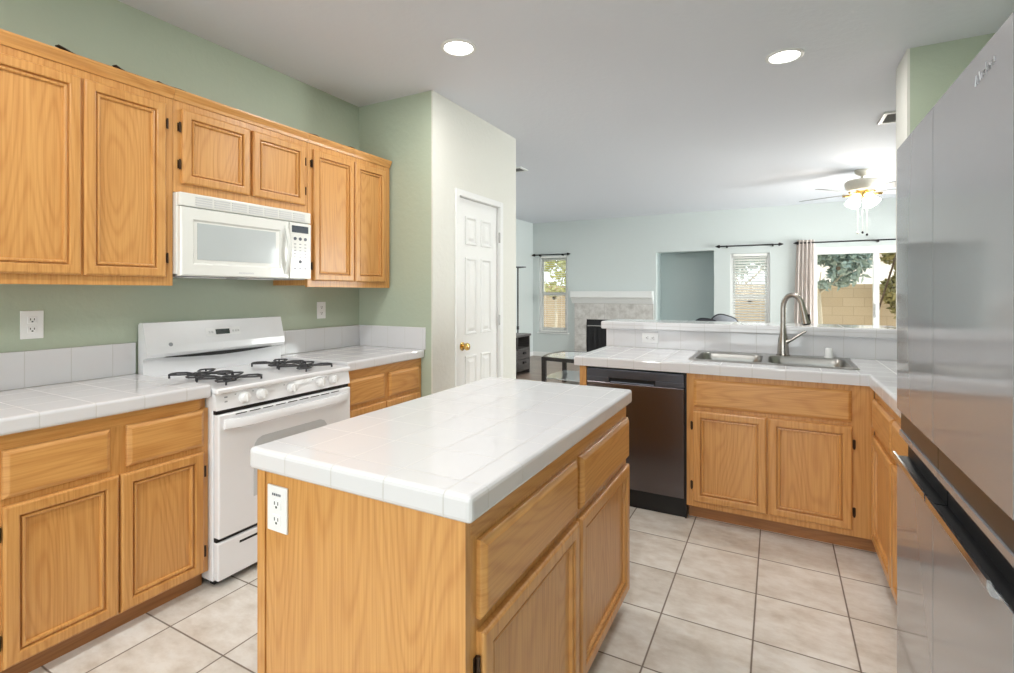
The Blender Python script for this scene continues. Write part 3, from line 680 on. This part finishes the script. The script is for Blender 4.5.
# dishwasher
t = thing('dishwasher', 'dark stainless dishwasher under the peninsula counter', 'dishwasher', (-.77, 3.4, 0))
mk('body', box(B(), -1.074, -.470, YP+.03, 3.70, .1, .85), BLACK, t)
dwd = mk('door', box(B(), -1.068, -.476, YP-.022, YP+.029, .118, .762, .006, 3), DSTEEL, t)
bm = box(B(), -1.068, -.476, YP-.020, YP+.029, .792, .843, .003)
box(bm, -1.068, -.925, YP-.020, YP+.029, .763, .792, .002); box(bm, -.640, -.476, YP-.020, YP+.029, .763, .792, .002)
mk('control_panel', bm, DWTOP, t)
mk('handle_pocket', box(B(), -.926, -.639, YP+.004, YP+.029, .760, .794), BLACK, t)
mk('handle_lip', tube(B(), [(-.915, YP-.017, .766), (-.650, YP-.017, .766)], .005, 8), DWTOP, t, True)
mk('kick_plate', box(B(), -1.07, -.474, YP+.015, YP+.03, .0, .116), BLACK, t)
mk('side_gap', box(B(), -.4755, -.4655, YP+.003, YP+.03, 0, .85), BLACK, t)

# sink
t = thing('kitchen_sink', 'stainless double-bowl kitchen sink set in the tile counter', 'sink', (-.04, 3.46, CT))
def rrect(x0, x1, y0, y1, r, n=6):
    P = []
    for cx, cy, a0 in ((x1-r, y1-r, 0), (x0+r, y1-r, PI/2), (x0+r, y0+r, PI), (x1-r, y0+r, 3*PI/2)):
        for k in range(n+1): a = a0+PI/2*k/n; P.append((cx+r*math.cos(a), cy+r*math.sin(a)))
    return P
bm = B(); zr = CT+.006
vo = [bm.verts.new((*p, zr)) for p in rrect(SX0, SX1, SY0, SY1, .03)]
bowls = [(SX0+.028, -.075, SY0+.028, SY1-.095), (-.045, SX1-.028, SY0+.028, SY1-.095)]
vb = [[bm.verts.new((*p, zr)) for p in rrect(*b_, .06)] for b_ in bowls]
es = []
for L_ in [vo]+vb: es += [bm.edges.new((L_[i], L_[(i+1) % len(L_)])) for i in range(len(L_))]
bmesh.ops.triangle_fill(bm, edges=es, use_beauty=True, use_dissolve=False)
vl = [bm.verts.new((v.co.x+(-.004 if v.co.x < -.04 else .004), v.co.y+(-.004 if v.co.y < 3.46 else .004), CT-.001)) for v in vo]
for i in range(len(vo)): bm.faces.new((vo[i], vo[(i+1) % len(vo)], vl[(i+1) % len(vo)], vl[i]))
rim = mk('rim', bm, STEEL, t)
for b_ in bowls:
    bm = B(); R = []
    for ins, z in ((0, zr), (.004, zr-.006), (.010, zr-.04), (.018, zr-.16), (.04, zr-.178), (.10, zr-.182)):
        R.append([bm.verts.new((*p, z)) for p in rrect(b_[0]+ins, b_[1]-ins, b_[2]+ins, b_[3]-ins, .06 if ins < .05 else .03)])
    skin(bm, R, False); bm.faces.new(R[-1])
    bw = mk('bowl', bm, STEEL, t, True)
    mk('drain', lathe(B(), ((b_[0]+b_[1])/2, (b_[2]+b_[3])/2, zr-.183), [(.045, 0), (.042, .004), (.02, .002)], n=20), NICK, bw, True)
# faucet
fx, fy, fz = .035, 3.668, CT+.006
t = thing('faucet', 'brushed nickel pull-down gooseneck faucet behind the sink', 'faucet', (fx, fy, fz))
mk('body', lathe(B(), (fx, fy, fz), [(.040, 0), (.040, .006), (.034, .010), (.031, .07), (.029, .095), (.020, .14), (.0165, .20)], n=20), NICK, t, True)
dx, dy = .83, -.56; pts = []
for k in range(4): pts.append((fx, fy, fz+.15+k*.05))
rr = .062; zc = fz+.305
for k in range(1, 11):
    a = PI-k*PI*.9/10; pts.append((fx+dx*(rr+rr*math.cos(a)), fy+dy*(rr+rr*math.cos(a)), zc+rr*1.3*math.sin(a)))
mk('spout', tube(B(), pts, .0160, 12), NICK, t, True)
e = Vector(pts[-1]); dirn = Vector((dx*.24, dy*.24, -1)).normalized()
sp = mk('spray_head', tube(B(), [e+dirn*q for q in (-.01, .02, .05, .10, .125)], [.0165, .018, .020, .025, .026], 14), NICK, t, True)
mk('nozzle', tube(B(), [e+dirn*.125, e+dirn*.131], [.023, .019], 14), BLACK, sp, True)
mk('spray_button', box(B(), e.x+dirn.x*.085+.016, e.x+dirn.x*.085+.026, e.y+dirn.y*.085-.020, e.y+dirn.y*.085-.004, e.z-.105, e.z-.06, .004), BLACK, sp)
mk('lever', tube(B(), [(fx+.015, fy-.01, fz+.085), (fx+.05, fy-.02, fz+.105), (fx+.115, fy-.035, fz+.155), (fx+.125, fy-.037, fz+.163)], [.015, .009, .008, .006], 10), NICK, t, True)
# air gap
solo('sink_air_gap', lathe(B(), (.283, 3.680, CT+.006), [(.024, 0), (.024, .006), (.021, .008), (.021, .052), (.018, .058), (.006, .060)], n=18), PLAS, 'small white air gap cap at the right rear of the sink', 'air gap', smooth=True)

# ------------------------------------------------------------------ refrigerator
FX = .339; q0, qm, q1 = 1.112, 1.590, 2.011
t = thing('refrigerator', 'tall grey mirror-finish refrigerator at the right edge', 'refrigerator', (.72, 1.56, 0))
mk('cabinet', box(B(), FX+.062, XR-.012, q0+.004, q1-.004, .02, 1.765, .004), FRSIDE, t)
mk('door_gap', box(B(), FX+.040, FX+.063, q0+.006, q1-.006, .05, 1.76), BLACK, t)
for y in (q0+.08, q1-.08):
    for x in (FX+.12, XR-.08): mk('foot', lathe(B(), (x, y, 0), [(.02, 0), (.02, .022)], n=12), BLACK, t)
up = [(FX+.058, .953), (FX+.058, 1.785), (FX+.004, 1.785), (FX, 1.781), (FX, .953)]
lo = [(FX+.058, .045), (FX+.058, .886), (FX+.006, .886), (FX+.006, .869), (FX+.034, .869), (FX+.034, .800), (FX, .800), (FX, .045)]
for a, b_ in ((q0, qm-.002), (qm+.002, q1)):
    u_ = mk('upper_door', prism(B(), up, 'y', a, b_), FRIDGE, t)
    l_ = mk('lower_door', prism(B(), lo, 'y', a, b_), FRIDGE, t)
    mk('handle_recess', box(box(B(), FX+.028, FX+.0335, a+.002, b_-.002, .8005, .8685), FX+.002, FX+.028, a+.002, b_-.002, .8005, .803), BLACK, l_)
    mk('door_skirt', box(B(), FX+.010, FX+.030, a, b_, .888, .9525), DARKMIR, u_)
    mk('handle', prism(B(), [(FX+.001, .790), (FX-.010, .794), (FX-.016, .806), (FX-.016, .822), (FX-.010, .822), (FX-.006, .808), (FX+.001, .801)], 'y', a+(.06 if a < 1.3 else .004), b_-.004 if a < 1.3 else b_-.03), CHROME, l_)
    if a < 1.3:
        # small raised maker's script mark on the near upper door
        bm = B(); y = 1.285
        lt = [((.0, .012), (.004, .030), (.010, .012), (.016, .030), (.020, .012)), ((.026, .012), (.027, .022)), ((.040, .012), (.032, .016), (.034, .022), (.041, .021), (.042, .032), (.042, .012)),
              ((.048, .017), (.055, .018), (.053, .023), (.048, .019), (.050, .012), (.057, .013)), ((.070, .021), (.063, .021), (.062, .014), (.068, .012), (.071, .022), (.073, .012))]
        for st in lt: tube(bm, [(FX-.0008, y-p[0]*1.35, 1.722+p[1]*1.0-.012+.12*p[0]) for p in st], .0013, 6)
        mk('maker_mark', bm, LOGOG, u_, True)

# ------------------------------------------------------------------ outlets
def outlet(axis, side, face, u, z, label, horiz=False, w_=.072, h_=.116, marks=False):
    p0 = (face, u, z) if axis == 'x' else (u, face, z)
    t = thing('power_outlet', label, 'outlet', p0, 'white wall outlets')
    def bx(u0, u1, z0, z1, d0, d1, bev=0):
        if horiz: u0, u1, z0, z1 = u+(z0-z), u+(z1-z), z+(u0-u), z+(u1-u)
        a, b_ = sorted((face+side*d0, face+side*d1))
        return box(B(), a, b_, u0, u1, z0, z1, bev) if axis == 'x' else box(B(), u0, u1, a, b_, z0, z1, bev)
    mk('cover_plate', bx(u-w_/2, u+w_/2, z-h_/2, z+h_/2, .0, .006, .002), PLAS, t)
    for s_ in (-1, 1):
        zc = z+s_*.0205-(.008 if marks else 0)
        k = mk('socket', bx(u-.0165, u+.0165, zc-.0145, zc+.0145, .004, .008, .002), PLAS, t)
        for a in (-.0065, .0065): mk('slot', bx(u+a-.0014, u+a+.0014, zc-.001, zc+.0075, .006, .0084), BLACK, k)
        mk('slot', bx(u-.003, u+.003, zc-.0095, zc-.004, .006, .0084), BLACK, k)
    if marks:
        bm = B(); a, b_ = sorted((face+side*.004, face+side*.0066))
        for k in range(5): box(bm, u-.018+k*.007, u-.0135+k*.007, a, b_, z+.034, z+.040)
        mk('lettering', bm, DGREY, t)
outlet('x', 1, XL, .948, 1.183, 'white outlet on the green wall left of the range', w_=.078, h_=.122)
outlet('x', 1, XL, 2.520, 1.196, 'white outlet on the green wall right of the range', w_=.075, h_=.118)
outlet('y', -1, j0+.003, -1.140, .763, 'white outlet on the wooden end of the island', w_=.075, h_=.118, marks=True)
outlet('y', -1, 3.752, -.818, .988, 'sideways white outlet in the tile below the bar ledge', True)

# ------------------------------------------------------------------ ceiling fixtures
def downlight(x, y, label):
    t = thing('recessed_light', label, 'recessed light', (x, y, H), 'recessed ceiling lights')
    mk('trim_ring', lathe(B(), (x, y, H), [(.105, 0), (.105, -.004), (.098, -.008), (.084, -.008), (.080, -.002), (.080, 0)], n=36), TRIMW, t, True)
    mk('lens', lathe(B(), (x, y, H), [(.079, 0), (.079, -.004), (.05, -.006)], n=32), LENS, t, True)
    ld = bpy.data.lights.new('downlight_lamp', 'AREA'); ld.shape = 'DISK'; ld.size = .14; ld.energy = CAN_W if y < 5 else CAN_W*3.2; ld.color = (1, .97, .93)
    lo_ = bpy.data.objects.new('downlight_lamp', ld); COL.objects.link(lo_); lo_.parent = t; lo_.location = (0, 0, -.012)
for x, y, lb in ((-1.641, 2.458, 'lit recessed ceiling light above the island, left of the other one'), (.04, 3.481, 'lit recessed ceiling light above the sink'),
                 (-1.641, .55, 'added recessed fill light above the left base cabinets, out of frame'), (-.35, .70, 'added recessed fill light above the viewpoint, out of frame'),  # unseen kitchen lamps, added to brighten the room
                 (-1.641, -1.2, 'added recessed fill light at the left rear of the kitchen, out of frame'), (.04, -1.2, 'added recessed fill light at the right rear of the kitchen, out of frame'), (-3.5, 6.3, 'added recessed fill light above the media cabinet, hidden by the pantry wall')):  # last one is added to brighten the living room's left side
    downlight(x, y, lb)
def vent(x, y, lx, ly, label):
    t = thing('ceiling_vent', label, 'ceiling vent', (x, y, H), 'white ceiling vents')
    bm = B()
    for a, b_, c_, d_ in ((x-lx, x+lx, y-ly, y-ly+.03), (x-lx, x+lx, y+ly-.03, y+ly), (x-lx, x-lx+.03, y-ly+.03, y+ly-.03), (x+lx-.03, x+lx, y-ly+.03, y+ly-.03)): box(bm, a, b_, c_, d_, H-.012, H, .003)
    mk('frame', bm, TRIMW, t)
    mk('duct', box(B(), x-lx+.03, x+lx-.03, y-ly+.03, y+ly-.03, H-.002, H-.0005), BLACK, t)
    bm = B(); n = int((2*ly-.06)/.022)
    for k in range(n):
        yy = y-ly+.035+k*.022; prism(bm, [(yy, H-.003), (yy+.012, H-.010), (yy+.014, H-.009), (yy+.003, H-.002)], 'x', x-lx+.03, x+lx-.03)
    mk('fins', bm, VENTD, t)
vent(-2.72, 5.22, .15, .10, 'white ceiling vent at the end of the pantry wall'); vent(.90, 5.10, .15, .15, 'white ceiling vent near the wall above the refrigerator')

# ceiling fan
cx, cy = .879, 7.163
t = thing('ceiling_fan', 'cream ceiling fan with lit frosted shades in the living room', 'ceiling fan', (cx, cy, H))
mk('canopy', lathe(B(), (cx, cy, H), [(.075, 0), (.078, -.012), (.066, -.040), (.040, -.062), (.018, -.070)], n=28), FANW, t, True)
mk('down_rod', tube(B(), [(cx, cy, H-.06), (cx, cy, H-.14)], .014, 12), FANW, t, True)
mk('motor_housing', lathe(B(), (cx, cy, H), [(.05, -.115), (.150, -.122), (.172, -.140), (.175, -.165), (.165, -.205), (.140, -.238), (.06, -.248)], n=36), FANW, t, True)
for k in range(5):
    a = math.radians(155+72*k); u_, v_ = Vector((math.cos(a), math.sin(a), 0)), Vector((-math.sin(a), math.cos(a), 0)); tl = math.radians(-11)
    v2 = v_*math.cos(tl)+Vector((0, 0, 1))*math.sin(tl); n2 = u_.cross(v2)
    c0 = Vector((cx, cy, 2.485))
    prof = [(.16, .045), (.24, .058), (.45, .066), (.62, .068), (.668, .055), (.685, .02)]
    ring_ = [c0+u_*r_+v2*w2 for r_, w2 in prof]+[c0+u_*r_-v2*w2 for r_, w2 in prof[::-1]]
    bm = B(); A = [bm.verts.new(p+n2*.003) for p in ring_]; C = [bm.verts.new(p-n2*.003) for p in ring_]
    bm.faces.new(A); bm.faces.new(C[::-1])
    for i in range(len(A)): bm.faces.new((A[i], C[i], C[(i+1) % len(A)], A[(i+1) % len(A)]))
    bl = mk('blade', bm, BLADE, t)
    mk('blade_arm', tube(B(), [c0+u_*.07+Vector((0, 0, .02)), c0+u_*.13-Vector((0, 0, .012)), c0+u_*.20-Vector((0, 0, .006))], [.012, .012, .018], 8), BRASS, bl, True)
lk = mk('light_kit', lathe(B(), (cx, cy, 2.508), [(.055, 0), (.065, -.02), (.060, -.05), (.035, -.075), (.012, -.085)], n=24), BRASS, t, True)
for k in range(4):
    a = math.radians(28+90*k+17); u_ = Vector((math.cos(a), math.sin(a), 0)); p = Vector((cx, cy, 2.475))+u_*.05
    dn = (u_*.62+Vector((0, 0, -.85))).normalized()
    mk('shade', lathe(B(), p, [(.024, .015), (.034, .03), (.048, .08), (.066, .135), (.073, .155), (.066, .154), (.02, .06)], dn, 20), SHADE, lk, True)
    ld = bpy.data.lights.new('fan_lamp', 'POINT'); ld.energy = FAN_W; ld.color = (1, .93, .82); ld.shadow_soft_size = .04
    q_ = bpy.data.objects.new('fan_lamp', ld); COL.objects.link(q_); q_.location = p+dn*.19
for i, (ox, oy, zz) in enumerate(((-.045, -.03, 2.035), (.0, -.04, 2.035), (.045, -.02, 2.01))):
    pc = mk('pull_chain', tube(B(), [(cx+ox, cy+oy, 2.44), (cx+ox, cy+oy, zz)], .0012, 5), FANW, t)
    mk('chain_pull', lathe(B(), (cx+ox, cy+oy, zz-.03), [(.004, .03), (.012, .02), (.013, .008), (.006, 0)], n=10), (FANW, ROD, ROD)[i], pc, True)

# ------------------------------------------------------------------ living room
# fireplace
t = thing('fireplace', 'grey marble tile fireplace with white mantel on the far wall', 'fireplace', (-2.78, YF-.05, 0))
fx0, fx1 = -3.545, -2.015; b0, b1, bz = -3.305, -2.27, .79
bm = wall_holes(B(), 'y', YF-.06, YF-.0005, fx0, fx1, 0, 1.105, [(b0, b1, .0, bz)])
mk('surround', bm, MARB, t)
mk('mantel', prism(B(), [(YF-.001, 1.105), (YF-.075, 1.105), (YF-.085, 1.135), (YF-.10, 1.140), (YF-.105, 1.165), (YF-.125, 1.172), (YF-.135, 1.205), (YF-.175, 1.215), (YF-.18, 1.225), (YF-.18, 1.335), (YF-.175, 1.340), (YF-.001, 1.340)], 'x', fx0-.045, fx1+.005), TRIMW, t)
mk('firebox', box(B(), b0, b1, YF-.022, YF-.004, .0, bz), FIREB, t)
bm = box(B(), b0+.03, b0+.05, YF-.075, YF-.06, .06, bz-.04); box(bm, b1-.05, b1-.03, YF-.075, YF-.06, .06, bz-.04); box(bm, b0+.05, b1-.05, YF-.075, YF-.06, bz-.06, bz-.04); box(bm, b0+.05, b1-.05, YF-.075, YF-.06, .06, .09)
bm2 = B(); n = 46
for k in range(n): x = b0+.05+(b1-b0-.10)*k/n; tube(bm2, [(x, YF-.050-.008*math.sin(k*1.3), .09), (x, YF-.050-.008*math.sin(k*1.3), bz-.13)], .006, 5)
bm.free(); mk('mesh_curtain', bm2, MESHM, t)
mk('curtain_rail', tube(B(), [(b0+.03, YF-.055, bz-.125), (b1-.03, YF-.055, bz-.125)], .012, 8), STEEL, t, True)
# curtain rods
def rod(x0, x1, z, bx, label, fin=True):
    y = YF-.075; t = thing('curtain_rod', label, 'curtain rod', ((x0+x1)/2, y, z), 'black curtain rods')
    mk('pole', tube(B(), [(x0, y, z), (x1, y, z)], .011, 10), ROD, t, True)
    for x, s_ in ((x0, -1), (x1, 1)):
        mk('finial', lathe(B(), (x-s_*.005, y, z), [(.012, 0), (.030, .012), (.024, .035), (.004, .08)], (s_, 0, 0), 14), ROD, t, True)
    for x in bx: mk('bracket', box(B(), x-.012, x+.012, y-.012, YF-.0005, z-.028, z+.012, .002), ROD, t)
rod(-4.40, -3.70, 2.085, (-4.30, -3.80), 'black curtain rod above the window left of the fireplace')
rod(-.87, .02, 2.113, (-.76, -.06), 'bare black curtain rod above the blind left of the curtain')
rod(.31, 2.55, 2.118, (1.36, 2.4), 'long black curtain rod above the sliding glass door')
# gathered curtain
bm = B(); zt, zb = 2.165, .03; n = 60; L1 = []
for row, z in enumerate((zt, 1.9, 1.5, 1.0, .5, zb)):
    wdn = .235+.012*row; xx0 = .285-.012*row
    L1.append([bm.verts.new((xx0+wdn*i/n+.004*math.sin(row*2+i), YF-.075+.020*math.sin(i/n*2*PI*4.5+.4), z)) for i in range(n+1)])
for a in range(len(L1)-1):
    for i in range(n): bm.faces.new((L1[a][i], L1[a][i+1], L1[a+1][i+1], L1[a+1][i]))
r_ = bmesh.ops.solidify(bm, geom=bm.faces[:], thickness=.004)
cu = solo('curtain', bm, CURT, 'pinkish beige gathered curtain at the left of the sliding door', 'curtain', smooth=True)
bm = B(); A = [[bm.verts.new((.515+.0125*k+dx, YF-.060+dy, z)) for dx, dy in ((0, 0), (.022, 0), (.022, .004), (0, .004))] for k, z in enumerate((zt, 1.9, 1.5, 1.0, .5, zb))]
skin(bm, A); mk('lining_edge', bm, LINING, cu)
# stick leaning in the sliding door
solo('wooden_stick', tube(B(), [(1.17, YF+.50, -.045), (1.41, YF+.33, 1.0), (1.665, YF+.16, 2.06)], .014, 8), STICKW, 'brown wooden pole leaning outside the sliding glass door', 'stick', smooth=True)

# media cabinet with drawers, floor lamp
c0, c1, e0, e1 = -4.05, -3.60, 6.2, 7.52
t = thing('media_cabinet', 'weathered grey wood media cabinet beyond the pantry wall', 'media cabinet', ((c0+c1)/2, (e0+e1)/2, 0))
mk('top', box(B(), c0-.01, c1+.015, e0-.01, e1+.01, .605, .640, .003), DWOOD, t)
bm = box(B(), c0, c1-.005, e1-.03, e1, .0, .605); box(bm, c0, c1-.005, e0, e0+.03, 0, .605); box(bm, c0, c0+.02, e0+.03, e1-.03, .06, .605)
for y in (6.62, 7.06): box(bm, c0+.02, c1-.005, y, y+.025, .06, .605)
box(bm, c0+.02, c1-.005, e0+.03, e1-.03, .06, .09); box(bm, c0+.02, c1-.005, e0+.03, e1-.03, .395, .42)
mk('case', bm, DWOOD, t)
for y0_, y1_ in ((6.235, 6.615), (6.650, 7.055), (7.090, 7.485)):
    for z0_, z1_ in ((.095, .235), (.245, .39)):
        d_ = mk('drawer', box(B(), c1-.05, c1, y0_, y1_, z0_, z1_, .003), DWOOD, t)
        ym = (y0_+y1_)/2; zm = (z0_+z1_)/2+.02
        mk('cup_pull', prism(B(), [(ym-.05, zm-.012), (ym+.05, zm-.012), (ym+.045, zm+.012), (ym+.03, zm+.022), (ym-.03, zm+.022), (ym-.045, zm+.012)], 'x', c1, c1+.022), ROD, d_)
lx, ly = -4.21, 8.27
t = thing('floor_lamp', 'slim black floor lamp with flat disc head behind the media cabinet', 'floor lamp', (lx, ly, 0))
mk('base', lathe(B(), (lx, ly, 0), [(.13, 0), (.13, .015), (.03, .022)], n=24), ROD, t, True)
mk('pole', tube(B(), [(lx, ly, .015), (lx, ly, 1.77)], .013, 10), ROD, t, True)
mk('lamp_head', lathe(B(), (lx+.03, ly, 1.765), [(.02, 0), (.125, .012), (.125, .024), (.02, .028)], n=28), ROD, t, True)
mk('height_collar', lathe(B(), (lx, ly, .63), [(.014, 0), (.022, .008), (.022, .06), (.014, .07)], n=14), ROD, t, True)
# coffee table
t = thing('coffee_table', 'dark wood coffee table with glass top by the peninsula end', 'coffee table', (-2.1, 6.6, 0))
def bow(x0, x1, y0, y1, b_, n=8):
    P = []
    for k in range(n+1): s_ = k/n; P.append((x0+(x1-x0)*s_, y0-b_*math.sin(PI*s_)))
    for k in range(1, n+1): s_ = k/n; P.append((x1+b_*math.sin(PI*s_), y0+(y1-y0)*s_))
    for k in range(1, n+1): s_ = k/n; P.append((x1-(x1-x0)*s_, y1+b_*math.sin(PI*s_)))
    for k in range(1, n): s_ = k/n; P.append((x0-b_*math.sin(PI*s_), y1-(y1-y0)*s_))
    return P
tx0, tx1, ty0, ty1 = -2.79, -1.55, 6.20, 6.98
def frame_ring(bm, po, pi, z0, z1):
    R = [[bm.verts.new((*p, z)) for p in L_] for L_, z in ((po, z0), (po, z1), (pi, z1), (pi, z0))]
    n = len(po)
    for k in range(4):
        a, b_ = R[k], R[(k+1) % 4]
        for i in range(n): bm.faces.new((a[i], a[(i+1) % n], b_[(i+1) % n], b_[i]))
bm = B(); frame_ring(bm, bow(tx0, tx1, ty0, ty1, .07), bow(tx0+.05, tx1-.05, ty0+.05, ty1-.05, .07), .405, .452); mk('top_frame', bm, ESPR, t)
mk('glass_top', prism(B(), bow(tx0+.049, tx1-.049, ty0+.049, ty1-.049, .07), 'z', .440, .449), TGLASS, t)
mk('glass_shelf', prism(B(), bow(tx0+.03, tx1-.03, ty0+.03, ty1-.03, .04), 'z', .160, .170), TGLASS, t)
for x, y in ((tx0+.02, ty0+.02), (tx1-.02, ty0+.02), (tx0+.02, ty1-.02), (tx1-.02, ty1-.02)): mk('leg', box(B(), x-.028, x+.028, y-.028, y+.028, 0, .452, .005), ESPR, t)
# sofa and its cushions
t = thing('sofa', 'grey sofa mostly hidden behind the raised bar', 'sofa', (-.7, 7.3, 0))
mk('seat', box(B(), -1.35, -.15, 6.95, 7.75, .14, .44, .04, 3), SOFA, t); mk('backrest', box(B(), -1.35, -.15, 6.78, 6.98, .10, .84, .05, 3), SOFA, t)
for x in (-1.50, -.18): mk('arm', box(B(), x, x+.17, 6.80, 7.75, .10, .60, .04, 3), SOFA, t)
for x in (-1.42, -.10):
    for y in (6.88, 7.66): mk('leg', box(B(), x-.025, x+.025, y-.025, y+.025, 0, .12), ESPR, t)
def pillow(c, rx, rz, ry, yaw, roll, mat, mat2, label):
    bm = B(); bmesh.ops.create_icosphere(bm, subdivisions=4, radius=1)
    for v in bm.verts:
        x, y, z = v.co; sgn = lambda q, e: math.copysign(abs(q)**e, q)
        v.co = Vector((sgn(x, .62)*rx, y*ry*(1-.25*abs(x*z)), sgn(z, .62)*rz))
    M = Matrix.Translation(c) @ Matrix.Rotation(yaw, 4, 'Z') @ Matrix.Rotation(roll, 4, 'Y'); bmesh.ops.transform(bm, matrix=M, verts=bm.verts[:])
    o = solo('throw_pillow', bm, mat, label, 'pillow', 'pillows on the sofa', True)
    bm = B(); P = []
    for k in range(40):
        a = 2*PI*k/40; P.append(M @ Vector((math.copysign(abs(math.cos(a))**.62, math.cos(a))*rx, 0, math.copysign(abs(math.sin(a))**.62, math.sin(a))*rz)))
    tube(bm, P, .014, 6, True); mk('piping', bm, mat2, o, True)
pillow(Vector((-.66, 7.31, .735)), .19, .28, .085, .25, .30, SOFA, PILD, 'grey throw pillow with dark piping peeking above the bar')
pillow(Vector((-.84, 7.09, .705)), .17, .265, .085, .05, .12, PILD, PILD, 'charcoal throw pillow just showing above the bar, left of the grey one')
